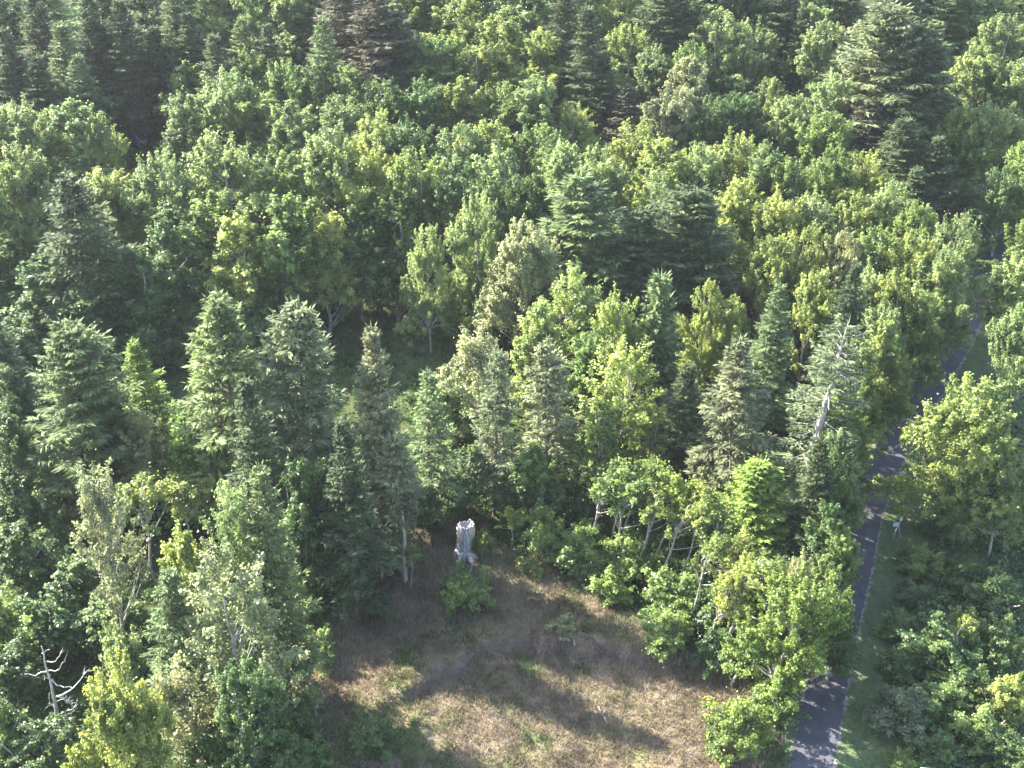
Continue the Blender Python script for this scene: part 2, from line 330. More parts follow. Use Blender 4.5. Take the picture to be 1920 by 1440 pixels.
PROTO = {
    'alder': [alder_meshes(11 + i, H=14 + (i % 3), Rd=3.7 + .2 * (i % 2), cf=.86, nclump=360, per=112, leaf=.145) for i in range(6)],
    'round': [alder_meshes(21 + i, H=12, Rd=4.3, cf=.9, nclump=460, per=112, leaf=.145, wide=True) for i in range(3)],
    'young': [alder_meshes(31 + i, H=8, Rd=2.3, cf=.86, nclump=95, per=112, leaf=.145) for i in range(3)],
    'airy': [alder_meshes(41 + i, H=12, Rd=2.9, cf=.66, nclump=115, per=72, leaf=.135, gap=.1) for i in range(3)],
    'slim': [alder_meshes(51 + i, H=9, Rd=1.7, cf=.38, nclump=34, per=96, leaf=.13, rt=.0105) for i in range(3)],
    'shrub': [alder_meshes(61 + i, H=3.0, Rd=1.9, cf=.97, nclump=66, per=110, leaf=.115, name='shrub', mat=M_BUSH, stems=3) for i in range(4)],
    'spruce': [spruce_meshes(71 + i, H=18, Rd=3.8, shape=.82 + .05 * i, step=.64, droop=.34, dens=1.25, tw=.135) for i in range(4)],
    'dense': [spruce_meshes(81 + i, H=15, Rd=4.1 - .2 * i, per=9, shape=(.60, .74, .66, .82)[i], step=.6 + .06 * i, droop=(.24, .34, .28, .38)[i], dens=1.25, tw=.135, sparse=.04 * i) for i in range(4)],
    'small': [spruce_meshes(91 + i, H=9, Rd=2.1, step=.36, per=7, shape=.8, droop=.35, tw=.15) for i in range(3)],
    'thin': [spruce_meshes(101 + i, H=15, Rd=3.0, sparse=.18, per=7, step=.5, dens=1.05, tw=.13, dead=.3, start=.16) for i in range(2)],
    'pole': [spruce_meshes(111, H=11, Rd=1.7, start=.56, step=.42, per=6, droop=.5, dens=.8, bark=M_BARK_PALE)],
    'old': [spruce_meshes(121, H=18, Rd=3.0, sparse=.38, per=7, step=.55, dens=1.1, tw=.13, dead=.4, start=.22, bark=M_PALE, shape=.45, rt=.03)],
}
KIND_NAME = dict(alder='alder_tree', round='alder_tree', young='alder_tree', airy='alder_tree', slim='alder_tree', shrub='shrub', spruce='spruce_tree', dense='spruce_tree', small='spruce_tree', thin='spruce_tree', pole='spruce_tree', old='spruce_tree')
KIND_CAT = dict(alder_tree='tree', spruce_tree='conifer', shrub='shrub')
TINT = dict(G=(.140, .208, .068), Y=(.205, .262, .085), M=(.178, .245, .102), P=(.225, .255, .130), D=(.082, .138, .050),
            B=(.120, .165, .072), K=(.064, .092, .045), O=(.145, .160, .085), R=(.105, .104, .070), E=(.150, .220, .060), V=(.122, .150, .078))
rng = random.Random(4)
cnt = {}
def plant(kind, px, py, wpx, H, tint, label, group=None, lean=None, crownname='crown'):
    x, y, t = hit0(px, py, H * .97, height)
    ppm = FOC / t; Rm = wpx / ppm / 2 * (1.42 if kind == 'dense' else 1.28 if KIND_NAME[kind] == 'spruce_tree' else 1.3)
    if kind == 'shrub' and px > 1650: Rm *= .85; H *= .8
    return plant_at(kind, x, y, Rm, H, tint, label, group, lean)
def plant_at(kind, x, y, Rm, H, tint, label, group=None, lean=None):
    z = float(height(x, y)); vs_ = PROTO[kind]; cnt[kind] = cnt.get(kind, -1) + 1; p = vs_[cnt[kind] % len(vs_)]
    nm = KIND_NAME[kind]; root = bpy.data.objects.new(nm, None); C.objects.link(root); root.empty_display_size = .5
    root.location = (x, y, z - .05); sx = Rm / p['R'] * .93; root.scale = (sx, sx * rng.uniform(.92, 1.08), H / p['H'])
    tilt = lean if lean else (rng.gauss(0, .022), rng.gauss(0, .022))
    root.rotation_euler = (tilt[0], tilt[1], 0)
    rz = rng.uniform(0, 6.28); col = TINT[tint]; j = rng.uniform(.86, 1.14); hj = rng.uniform(.96, 1.05)
    for part in ('trunk', 'crown'):
        o = bpy.data.objects.new('stem' if part == 'trunk' and nm == 'shrub' else 'foliage' if nm == 'shrub' else part, p[part]); C.objects.link(o); o.parent = root; o.rotation_euler = (0, 0, rz)
        o.color = (col[0] * j * hj, col[1] * j, col[2] * j / hj, 1)
    root['label'] = label; root['category'] = KIND_CAT[nm]
    if group: root['group'] = group
    return root

# ------------------------------------------------------------ ground sheet
def axis(lo, hi, fine_lo, fine_hi, d):
    a = list(np.arange(fine_lo, fine_hi, d)); s = d; v = fine_hi
    while v < hi: a.append(v); s *= 1.12; v += s
    a.append(hi); s = d; v = fine_lo - d
    while v > lo: a.insert(0, v); s *= 1.12; v -= s
    a.insert(0, lo); return np.array(a)
gx = axis(-2500, 2500, -34, 40, .3); gy = axis(-1200, 3200, 50, 100, .3)
GX, GY = np.meshgrid(gx, gy); GZ = height(GX, GY)
nx, ny = len(gx), len(gy); V = np.stack([GX, GY, GZ], -1).reshape(-1, 3)
ii = np.arange(nx * ny).reshape(ny, nx); F = np.stack([ii[:-1, :-1], ii[:-1, 1:], ii[1:, 1:], ii[1:, :-1]], -1).reshape(-1, 4)
me = mesh_np('ground', V, F, M_GROUND, smooth=True)
ragx = GX + .9 * bumps(GX, GY, .8); ragy = GY + .9 * bumps(GX + 9, GY - 7, .8)
clr = inside(CLEAR, ragx, ragy).astype(np.float32)
off = path_off(GX, GY) + .35 * bumps(GX, GY, .9)
vrg = (sstep(-3.2, -2.4, off) * (1 - sstep(5.0, 6.5, off)) + .75 * sstep(6, 7, off) * (GY < 105)).astype(np.float32)
vrg = np.maximum(vrg, .8 * inside(HOLLOW, ragx, ragy)).astype(np.float32)
for n_, d_ in (('clearing', clr), ('verge', vrg)):
    a = me.attributes.new(n_, 'FLOAT', 'POINT'); a.data.foreach_set('value', d_.ravel())
g = bpy.data.objects.new('ground', me); C.objects.link(g); g['kind'] = 'structure'
# paved path laid on the ground, a little proud of it
def strip(name, mat, o0, o1, lift, edge=.04, seed=3):
    rs = np.random.RandomState(seed); pts = catmull(PP, 40); t = unit(np.gradient(pts, axis=0)); nrm = np.stack([t[:, 1], -t[:, 0]], 1); n = len(pts)
    cols = np.linspace(o0, o1, 9); VV = []
    for k, o_ in enumerate(cols):
        j = rs.normal(0, edge, n) if k in (0, 8) else 0
        q = pts + nrm * (o_ + j)[:, None] if isinstance(j, np.ndarray) else pts + nrm * o_
        z = height(q[:, 0], q[:, 1]) + lift; VV.append(np.column_stack([q, z]))
    VV = np.stack(VV, 1); m = 9; VV = VV.reshape(-1, 3); id_ = np.arange(n * m).reshape(n, m)
    FF = np.stack([id_[:-1, :-1], id_[:-1, 1:], id_[1:, 1:], id_[1:, :-1]], -1).reshape(-1, 4)
    o = bpy.data.objects.new(name, mesh_np(name, VV, FF, mat, smooth=True)); C.objects.link(o); o['kind'] = 'structure'; return o
strip('gravel_shoulder', plain_mat('gravel', (.17, .155, .13), .95), -1.40, 1.42, .02, .12, 8)
strip('paved_path', M_ASPHALT, -1.3, 1.3, .045, .05)

# ------------------------------------------------------------ grass and undergrowth: masses nobody could count
def blades(name, n, region, mat, h, wd, per, label, cat, seed, dens=None):
    rs = np.random.RandomState(seed); x0, x1, y0, y1 = region[1]
    x = rs.uniform(x0, x1, n); y = rs.uniform(y0, y1, n); k = region[0](x, y); x = x[k]; y = y[k]
    x = np.repeat(x, per) + rs.normal(0, .13, len(x) * per); y = np.repeat(y, per) + rs.normal(0, .13, len(y) * per)
    m = len(x); z = height(x, y); pos = np.column_stack([x, y, z - .03])
    u = unit(np.column_stack([rs.normal(.12, .38, m), rs.normal(-.05, .38, m), np.ones(m)])); v = unit(np.cross(u, rs.normal(size=(m, 3))))
    patchy = np.clip(.45 + .35 * bumps(x, y, .5) + rs.normal(0, .18, m), 0, 1)
    c = Cards(); c.add(pos, u, v, h * rs.uniform(.5, 1.3, m), np.full(m, wd), patchy)
    o = bpy.data.objects.new(name, c.mesh(name, mat)); C.objects.link(o); o['label'] = label; o['category'] = cat; o['kind'] = 'stuff'; return o
in_clear = lambda x, y: inside(CLEAR, x + .9 * bumps(x, y, .8), y + .9 * bumps(x + 9, y - 7, .8))
patchf = lambda x, y: bumps(x + 3, y + 8, .33) + .5 * bumps(x, y, 1.2)
in_path = lambda x, y: np.abs(path_off(x, y)) < 1.75
blades('dry_grass', 90000, (lambda x, y: in_clear(x, y) & ~in_path(x, y) & (patchf(x, y) < .45) & (patchf(x, y) > -1.5), (-26, 26, 45, 92)), M_GRASS, .42, .045, 4, 'dry tan grass growing over the open bank', 'grass', 1)
blades('meadow_grass', 90000, (lambda x, y: ((in_clear(x, y) & (patchf(x, y) > .25)) | (inside(HOLLOW, x, y))) & ~in_path(x, y), (-26, 26, 45, 120)), M_GREENGRASS, .42, .04, 4, 'green grass in patches on the bank and in the hollow', 'grass', 2)
blades('verge_grass', 70000, (lambda x, y: (path_off(x, y) > 1.6) & (path_off(x, y) < 6.0), (12, 60, 45, 120)), M_GREENGRASS, .16, .03, 3, 'short green grass on the verge right of the path', 'grass', 3)
def undergrowth(name, n, test, box, h, label, seed, per=26, leaf=.2, mat=None, rad=.55):
    rs = np.random.RandomState(seed); x = rs.uniform(box[0], box[1], n); y = rs.uniform(box[2], box[3], n); k = test(x, y); x = x[k]; y = y[k]
    hh = h * (.45 + .55 * rs.rand(len(x))) * (1 + .5 * bumps(x, y, .4)); hh = np.maximum(hh, .2); m = len(x) * per
    ct = np.repeat(rs.uniform(.15, .85, len(x)), per)
    d = rs.normal(size=(m, 3)); d[:, 2] = np.abs(d[:, 2]); d = unit(d); H_ = np.repeat(hh, per)
    r = rs.uniform(.5, 1.05, m); X = np.repeat(x, per) + d[:, 0] * rad * r; Y = np.repeat(y, per) + d[:, 1] * rad * r
    pos = np.column_stack([X, Y, height(X, Y) + d[:, 2] * H_ * r])
    nrm = unit(d * .8 + rs.normal(size=(m, 3)) * .5 + np.array([0, 0, .5])); u = unit(np.cross(nrm, rs.normal(size=(m, 3)))); v = np.cross(nrm, u)
    s = leaf * rs.uniform(.6, 1.4, m); c = Cards(); c.add(pos, u, v, s * 1.3, s * .8, np.clip(ct + rs.normal(0, .15, m), 0, 1))
    o = bpy.data.objects.new(name, c.mesh(name, mat or M_BRACKEN)); C.objects.link(o); o['label'] = label; o['category'] = 'undergrowth'; o['kind'] = 'stuff'
forest = lambda x, y: (~in_clear(x, y)) & (path_off(x, y) < -2.6) & ~inside(HOLLOW, x + 1.2 * bumps(x, y, .7), y)
undergrowth('undergrowth', 13000, forest, (-75, 50, 40, 125), 1.2, 'dark bramble and fern undergrowth covering the forest floor', 21)
undergrowth('far_undergrowth', 5000, lambda x, y: (np.abs(path_off(x, y)) > 2.6), (-75, 90, 120, 215), 1.6, 'dark undergrowth on the slope beneath the farther trees', 22, per=20, leaf=.3, rad=.9)
undergrowth('bramble_thicket', 6000, lambda x, y: path_off(x, y) > 6.0 + .8 * bumps(x, y, .5), (18, 66, 42, 118), .9, 'low green brambles right of the mown verge', 23, mat=M_BRAMBLE, leaf=.22)
undergrowth('hollow_fern', 260, lambda x, y: inside(HOLLOW, x, y), (-26, 10, 85, 125), .5, 'low ferns in the shaded grassy hollow', 24)
undergrowth('bank_weeds', 1100, lambda x, y: in_clear(x, y) & (patchf(x, y) > .42), (-26, 26, 45, 92), .45, 'leafy green weeds in tufts on the bank', 25, leaf=.16)

# ------------------------------------------------------------ trees and shrubs by hand (apex pixel, crown width px, height m)
LEANR = (0.0, R(14))
NEAR = [
 # spruce row in front of the hollow
 ('dense', 122, 620, 200, 17, 'B', 'broad blue-green spruce, leftmost of the row in front of the hollow'),
 ('spruce', 262, 645, 120, 14, 'E', 'yellow-green spruce second from the left in the spruce row'),
 ('dense', 405, 566, 200, 21, 'B', 'widest dark spruce with a bushy double top, third in the spruce row'),
 ('small', 372, 640, 80, 15, 'E', 'narrow lime-green spruce against the left side of the widest spruce'),
 ('small', 350, 778, 100, 10, 'E', 'short bright green spruce below the widest spruce'),
 ('dense', 545, 578, 190, 21, 'V', 'tall grey-green spruce left of the grassy hollow'),
 ('spruce', 705, 636, 145, 20, 'O', 'olive spruce with brownish lower boughs just below the grassy hollow'),
 ('thin', 800, 706, 105, 14, 'B', 'dark spruce with a pale top and a bare lower trunk right of the olive spruce'),
 ('pole', 745, 828, 84, 13, 'O', 'slender olive spruce on a long bare trunk at the top of the bank'),
 ('thin', 926, 668, 100, 15, 'V', 'narrow dark spruce standing above the tall grey stump'),
 ('thin', 1032, 648, 125, 15, 'O', 'spruce with browned lower boughs right of the narrow dark spruce'),
 ('dense', 1075, 335, 230, 17, 'B', 'big rounded blue-green conifer rising above the middle alders'),
 ('dense', 1300, 365, 200, 16, 'K', 'dark broad conifer right of the big rounded blue-green one'),
 ('dense', 1200, 400, 150, 14, 'K', 'dark conifer wedged between the two broad central conifers'),
 ('small', 1242, 522, 100, 15, 'B', 'pointed blue-grey spruce among yellow alders in the middle'),
 ('spruce', 1455, 540, 120, 15, 'B', 'soft green spruce left of the old leaning spruce'),
 ('spruce', 1592, 500, 110, 15, 'K', 'dark drooping spruce behind the old leaning spruce'),
 ('spruce', 1385, 648, 175, 17, 'O', 'large olive-brown spruce left of the leaning pale trunk'),
 ('spruce', 1290, 690, 120, 13, 'K', 'dark shaded spruce left of the large olive-brown spruce'),
 ('dense', 1425, 880, 150, 10, 'E', 'low fresh green conifer below the large olive-brown spruce'),
 ('airy', 1130, 770, 120, 10, 'G', 'ragged green alder behind the leaning thin alders'),
 ('spruce', 640, 800, 140, 17, 'K', 'dark shaded spruce between the grey-green and the olive spruce'),
 ('spruce', 465, 720, 160, 18, 'K', 'dark spruce in the shade right of the widest spruce'),
 # broadleaf trees round the hollow and the middle
 ('round', 885, 390, 135, 15, 'M', 'mint-green alder with a rounded top right of the grassy hollow'),
 ('round', 800, 435, 110, 13, 'M', 'smaller mint-green alder leaning over the right rim of the hollow'),
 ('round', 990, 440, 175, 15, 'P', 'pale yellow-green alder left of the big rounded conifer'),
 ('airy', 1075, 530, 140, 13, 'Y', 'yellow-green alder with dark gaps below the big rounded conifer'),
 ('round', 1165, 560, 130, 13, 'Y', 'golden-green alder left of the pointed blue-grey spruce'),
 ('airy', 895, 640, 140, 12, 'P', 'thin pale yellow alder behind the narrow dark spruce'),
 ('alder', 1010, 590, 130, 12, 'Y', 'bushy yellow alder behind the spruce with browned boughs'),
 ('airy', 1170, 655, 150, 13, 'Y', 'tall airy yellow-green alder right of the browned spruce'),
 ('airy', 1215, 770, 110, 8, 'Y', 'lower yellow-green alder above the leaning thin alders'),
 ('round', 1325, 543, 100, 12, 'Y', 'bright yellow alder right of the pointed blue-grey spruce'),
 ('alder', 1375, 575, 100, 11, 'Y', 'yellow-green alder just above the large olive-brown spruce'),
 ('shrub', 850, 738, 120, 5, 'M', 'pale mint leafy bush between the bare-trunk spruce and the narrow spruce'),
 ('alder', 1100, 640, 120, 11, 'G', 'mid-green alder tucked behind the browned spruce'),
 # bottom left
 ('round', 228, 1282, 240, 16, 'Y', 'large round yellow-green tree in the bottom left corner'),
 ('airy', 322, 1262, 150, 12, 'P', 'half-bare yellow tree with a pale trunk beside the large round one'),
 ('small', 317, 1183, 62, 9, 'E', 'small lime spruce in front of the blue-green spruce at lower left'),
 ('spruce', 305, 1082, 150, 15, 'B', 'blue-green spruce behind the small lime spruce'),
 ('airy', 420, 1080, 215, 17, 'P', 'wide straggly yellow tree at the left edge of the bank'),
 ('young', 345, 1035, 140, 14, 'Y', 'bright yellow leafy tree above the straggly tree'),
 ('spruce', 492, 893, 160, 19, 'B', 'pointed pale spruce at the left of the bank'),
 ('airy', 445, 930, 130, 17, 'M', 'pale green leafy tree fused to the left side of the pointed spruce'),
 ('airy', 175, 918, 130, 16, 'P', 'tall leafy tree with a grey twiggy trunk at far left'),
 ('slim', 244, 900, 115, 10, 'Y', 'umbrella-topped young tree on a bare slender trunk at left'),
 ('slim', 335, 900, 110, 9, 'Y', 'yellow-green young tree right of the umbrella-topped one'),
 ('airy', 265, 782, 110, 10, 'P', 'twiggy pale tree below the second spruce'),
 ('shrub', 232, 1205, 95, 4.5, 'M', 'silvery-green bush left of the small lime spruce'),
 ('shrub', 95, 962, 80, 4.5, 'M', 'pale green bush at the left edge under the broad blue-green spruce'),
 ('shrub', 75, 1040, 150, 4, 'D', 'dark green bush at the left edge below the pale bush'),
 ('shrub', 110, 1130, 160, 4, 'D', 'dark green bush above the bare grey snag'),
 ('shrub', 10, 1240, 120, 3.5, 'D', 'dark green bush left of the bare grey snag'),
 ('shrub', 70, 1380, 130, 3, 'D', 'dark bush in the bottom left corner'),
 ('alder', 455, 1265, 190, 14, 'D', 'tall dark shade-casting alder at the foot of the straggly yellow tree'),  # dark bush grown to alder height to block the sun from the bank
 ('young', 400, 1385, 160, 8, 'D', 'dark bush at the bottom edge right of the half-bare tree'),
 ('shrub', 600, 1040, 130, 5, 'D', 'dark round bush left of the bank top'),
 ('shrub', 560, 1110, 100, 3.5, 'G', 'green bush at the upper left corner of the bank'),
 ('shrub', 595, 1195, 70, 2.5, 'G', 'small green bush on the left edge of the bank'),
 ('shrub', 650, 960, 110, 5, 'D', 'dark bush under the shaded spruce left of the bare trunk'),
 ('shrub', 690, 1370, 90, 2, 'D', 'low dark bush near the bottom of the bank at left'),
 ('shrub', 560, 1330, 90, 2, 'D', 'low dark bush beside the fallen logs'),
 ('shrub', 560, 1405, 100, 2, 'G', 'green bush at the bottom edge left of the bank'),
 # bank
 ('shrub', 868, 1085, 90, 2.6, 'G', 'green bush directly below the tall grey stump'),
 ('shrub', 905, 1010, 40, 2.0, 'E', 'small lime bush touching the right side of the stump'),
 ('slim', 770, 1032, 44, 3.6, 'Y', 'tiny lime sapling on a thin stem left of the stump'),
 ('slim', 966, 955, 58, 4.0, 'E', 'bright lime sapling right of the tall stump'),
 ('shrub', 1020, 975, 80, 4, 'G', 'green bush right of the bright lime sapling'),
 ('shrub', 992, 1052, 46, 1.3, 'Y', 'tiny yellow bush below the bright lime sapling'),
 ('shrub', 1095, 1010, 110, 3, 'G', 'green bush under the leaning thin alders'),
 ('shrub', 1180, 1020, 110, 3, 'G', 'green bush right of the one under the leaning alders'),
 ('shrub', 1145, 1085, 80, 2, 'E', 'round bright green bush at the right end of the bank top'),
 ('shrub', 1255, 1090, 120, 3, 'G', 'leafy green bush sloping down the right side of the bank'),
 ('shrub', 1250, 1165, 90, 2.4, 'G', 'lowest green bush on the right side of the bank'),
 ('shrub', 1330, 1130, 110, 3, 'D', 'dark green bush beneath the leaning yellow alder'),
 ('shrub', 1345, 1200, 90, 2.4, 'D', 'dark bush left of the big rounded alder beside the path'),
 ('shrub', 1052, 1165, 46, 1.2, 'P', 'straw-coloured little bush in the middle of the bank'),
 ('shrub', 1385, 1345, 120, 3, 'E', 'bright green bush at the bottom edge left of the path'),
 ('shrub', 1445, 1300, 100, 2, 'D', 'dark low bush between the bank and the path'),
 # leaning thin alders
 ('slim', 1172, 862, 90, 9, 'G', 'green-topped leaning alder, first of the thin leaning alders', (0, R(10))),
 ('slim', 1205, 880, 90, 9, 'E', 'lime-topped leaning alder with a white stem above the bank', (0, R(13))),
 ('slim', 1258, 905, 80, 9, 'Y', 'yellow-topped thin leaning alder right of the lime-topped one', (0, R(15))),
 ('slim', 1285, 950, 100, 9, 'Y', 'broader yellow-topped leaning alder overhanging the green bushes', (0, R(17))),
 ('slim', 1110, 905, 60, 7, 'D', 'thin shaded alder with a grey stem, farthest left of the leaning ones', (0, R(7))),
 ('slim', 1375, 1038, 150, 10, 'Y', 'leaning yellow alder above the big rounded alder', (0, R(18))),
 ('airy', 1340, 1050, 90, 9, 'Y', 'small yellow alder left of the leaning yellow one', (0, R(14))),
 ('round', 1470, 1088, 215, 11, 'E', 'big rounded green alder overhanging the path at lower right', (0, R(10))),
 ('alder', 1500, 1060, 80, 11, 'P', 'yellowish alder top behind the big rounded alder'),
 ('spruce', 1545, 835, 130, 13, 'K', 'dark shaded spruce at the foot of the leaning pale trunk'),
 # right of the path
 ('round', 1838, 728, 270, 14, 'Y', 'large yellow-green alder right of the path at the right edge'),
 ('round', 1915, 590, 130, 12, 'M', 'pale alder at the right edge opposite the bend of the path'),
 ('young', 1905, 495, 90, 9, 'M', 'pale small alder at the right edge near the misty gully'),
 ('shrub', 1760, 1175, 170, 4, 'D', 'large dark green bush right of the verge'),
 ('shrub', 1815, 1145, 100, 3.6, 'Y', 'yellow-green bush behind the large dark green bush'),
 ('shrub', 1880, 1175, 110, 3.6, 'G', 'green bush at the right edge beside the yellow-green bush'),
 ('shrub', 1700, 1305, 140, 3, 'V', 'grey-green willowy bush at lower right'),
 ('shrub', 1810, 1260, 130, 3.2, 'D', 'dark bush right of the grey-green willowy bush'),
 ('shrub', 1885, 1275, 110, 3.4, 'Y', 'yellow-edged bush at the right edge near the bottom'),
 ('shrub', 1690, 1412, 60, 1.3, 'E', 'small light green bush at the bottom edge beside the verge'),
 ('shrub', 1720, 1100, 110, 2, 'D', 'low bramble bush right of the equipment stand'),
 ('shrub', 1820, 1060, 130, 2.6, 'D', 'dark bush under the large yellow-green alder'),
 ('shrub', 1770, 960, 90, 2.4, 'D', 'low dark bush at the left foot of the large yellow-green alder'),
]
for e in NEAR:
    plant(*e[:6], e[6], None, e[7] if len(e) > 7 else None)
plant('old', 1542, 612, 135, 18, 'V', 'old leaning spruce with a thick pale grey trunk and broken boughs', None, (0, R(6)))

for e in [
 ('alder', 10, 700, 120, 11, 'D', 'dark alder at the far left edge beside the broad blue-green spruce'),
 ('alder', 5, 800, 130, 10, 'D', 'shaded alder low at the far left edge below the dark alder'),
 ('young', 30, 900, 120, 7, 'D', 'small shaded tree at the left edge above the pale bush'),
 ('spruce', -30, 600, 150, 15, 'K', 'dark spruce cut by the left edge of the picture'),
 ('young', 200, 800, 130, 8, 'D', 'shaded young tree left of the twiggy pale tree'),
 ('spruce', 200, 720, 120, 12, 'K', 'dark spruce behind the yellow-green spruce'),
 ('young', 20, 1000, 120, 6, 'D', 'dark leafy tree at the left edge beside the pale green bush'),
 ('young', 140, 1060, 120, 5, 'D', 'dark tree behind the grey twiggy trunk at far left'),
 ('shrub', 0, 1150, 150, 4, 'G', 'green bush at the left edge level with the twiggy trunk'),
 ('shrub', -20, 1330, 120, 4, 'G', 'green bush cut by the left edge beside the bare snag'),
 ('young', 200, 1120, 120, 5, 'D', 'shaded tree between the twiggy trunk and the silvery-green bush'),
 ('young', 560, 900, 130, 12, 'D', 'dark small tree right of the pointed pale spruce'),
 ('young', 540, 1010, 130, 6, 'D', 'dark leafy tree between the pointed spruce and the bank'),
 ('shrub', 1730, 1035, 100, 2.4, 'G', 'green bush between the equipment stand and the large yellow-green alder'),
 ('shrub', 1690, 1150, 90, 2, 'G', 'small green bush at the edge of the verge left of the large dark bush'),
 ('shrub', 1700, 1225, 100, 2.4, 'D', 'dark bush just above the grey-green willowy bush'),
 ('shrub', 1760, 1290, 120, 3, 'G', 'green bush behind the grey-green willowy bush'),
 ('shrub', 1845, 1340, 120, 3, 'G', 'green bush at the lower right corner left of the yellow-edged bush'),
 ('shrub', 1900, 1380, 120, 3, 'D', 'dark bush in the lower right corner'),
 ('shrub', 1870, 1090, 120, 3, 'D', 'dark bush at the right edge below the pale green alder'),
 ('shrub', 1770, 1380, 80, 2, 'D', 'low dark bush just above the pale shed roof'),
 ('shrub', 955, 905, 90, 3, 'D', 'dark bush just above and right of the stump'),
 ('shrub', 1050, 915, 100, 4, 'D', 'dark bush at the foot of the spruce with browned boughs'),
 ('shrub', 830, 905, 90, 3.4, 'D', 'dark bush behind the left side of the stump'),
 ('young', 1000, 850, 100, 7, 'G', 'green leafy tree at the foot of the browned spruce, left side'),
 ('young', 880, 850, 90, 6, 'D', 'dark leafy tree under the narrow dark spruce'),
 ('young', 760, 900, 80, 5, 'D', 'dark leafy tree behind the slender olive spruce'),
 ('round', 1900, 850, 150, 10, 'M', 'pale green tree at the right edge below the large yellow-green alder'),
 ('young', 1815, 860, 120, 8, 'Y', 'leafy yellow-green tree under the left side of the large right-edge alder'),
]: plant(*e)
ORD = ['first', 'second', 'third', 'fourth', 'fifth', 'sixth', 'seventh', 'eighth', 'ninth', 'tenth', 'eleventh', 'twelfth', 'thirteenth', 'fourteenth', 'fifteenth', 'sixteenth', 'seventeenth', 'eighteenth', 'nineteenth', 'twentieth']
LOOK = dict(G='mid-green', Y='yellow-green', M='pale green', P='pale yellow', D='deep green', B='blue-green', K='dark', O='olive', R='brownish', E='bright green', V='grey-green')
def row(place, group, items):
    seen = {}
    for kind, x, y, wp, H, t in sorted(items, key=lambda q: q[1]):
        nm = 'alder' if KIND_NAME[kind] == 'alder_tree' else 'spruce' if KIND_NAME[kind] == 'spruce_tree' else 'shrub'
        if kind == 'alder' and 'left side of the path' not in place and (int(x) // 7) % 5 < 3: kind = 'round'
        k = seen.get(nm, 0); seen[nm] = k + 1
        plant(kind, x, y, wp * (1.08 if 'left side of the path' in place else 1.36 if KIND_NAME[kind] == 'alder_tree' else 1.15), H, t, '%s %s, %s %s from the left %s' % (LOOK[t], nm, ORD[k], nm, place), group, (0, R(rng.uniform(8, 18))) if kind == 'slim' else None)
A, S, Dn, Yg, Sh, Th, Ai, Sm = 'alder', 'spruce', 'dense', 'young', 'shrub', 'thin', 'airy', 'small'
row('along the front of the wooded wall', 'trees of the wooded wall behind the hollow', [
 (A, -20, 330, 140, 15, 'G'), (A, 40, 290, 130, 16, 'M'), (A, 200, 335, 120, 14, 'Y'), (A, 300, 305, 130, 15, 'M'), (A, 420, 272, 165, 17, 'M'), (A, 520, 305, 130, 15, 'G'),
 (A, 612, 258, 145, 17, 'M'), (A, 700, 285, 140, 16, 'Y'), (A, 790, 300, 130, 16, 'G'), (A, 868, 325, 120, 15, 'D'), (A, 935, 300, 120, 15, 'M'), (Dn, 130, 335, 150, 18, 'K'), (A, 985, 345, 100, 14, 'D')])
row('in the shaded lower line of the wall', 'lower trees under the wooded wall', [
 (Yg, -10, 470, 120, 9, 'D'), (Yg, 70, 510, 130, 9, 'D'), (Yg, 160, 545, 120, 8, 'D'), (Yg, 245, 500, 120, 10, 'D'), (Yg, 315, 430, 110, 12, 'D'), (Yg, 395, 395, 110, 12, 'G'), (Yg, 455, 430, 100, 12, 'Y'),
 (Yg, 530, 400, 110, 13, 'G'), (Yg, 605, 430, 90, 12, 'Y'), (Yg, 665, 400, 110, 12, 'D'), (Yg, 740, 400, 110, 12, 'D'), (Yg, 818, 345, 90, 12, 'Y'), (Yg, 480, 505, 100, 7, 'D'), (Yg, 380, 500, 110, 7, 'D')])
row('in the sunlit row above the wall', 'alders of the sunlit row above the wall', [
 (A, -40, 200, 120, 13, 'M'), (A, 38, 205, 110, 13, 'M'), (A, 130, 212, 130, 13, 'M'), (A, 182, 225, 90, 12, 'Y'), (A, 345, 190, 85, 12, 'M'), (A, 425, 145, 115, 14, 'M'), (A, 478, 185, 115, 12, 'Y'), (A, 548, 205, 110, 12, 'M'),
 (A, 390, 215, 100, 11, 'G'), (A, 640, 195, 110, 12, 'M'), (A, 705, 225, 110, 12, 'Y'), (A, 770, 240, 110, 12, 'D'), (A, 850, 245, 110, 12, 'M'), (A, 920, 240, 110, 12, 'Y'), (A, 1000, 250, 110, 12, 'G'), (A, 1060, 275, 110, 12, 'M')])
row('in the second sunlit row up the slope', 'alders of the second sunlit row', [
 (A, 590, 130, 100, 12, 'M'), (A, 655, 135, 100, 12, 'G'), (A, 530, 130, 100, 12, 'G'), (A, 720, 160, 110, 12, 'D'), (A, 790, 165, 120, 12, 'D'), (A, 865, 165, 100, 12, 'Y'), (A, 930, 170, 110, 12, 'G'), (A, 1005, 160, 110, 13, 'M'), (A, 1070, 205, 90, 11, 'Y'), (A, 470, 110, 100, 12, 'G'), (A, 1010, 210, 100, 11, 'D')])
row('in the sunny band right of centre', 'alders of the sunny band right of centre', [
 (A, 1125, 300, 120, 14, 'M'), (A, 1190, 245, 115, 13, 'Y'), (A, 1250, 280, 115, 13, 'Y'), (A, 1315, 290, 110, 13, 'M'), (A, 1372, 262, 105, 13, 'Y'), (A, 1430, 290, 110, 13, 'M'), (A, 1490, 310, 110, 13, 'G'),
 (A, 1560, 295, 110, 13, 'G'), (A, 1622, 305, 110, 13, 'Y'), (A, 1680, 355, 100, 13, 'M'), (A, 1235, 335, 110, 13, 'M'), (A, 1725, 395, 100, 13, 'G'), (A, 1790, 420, 105, 14, 'M')])
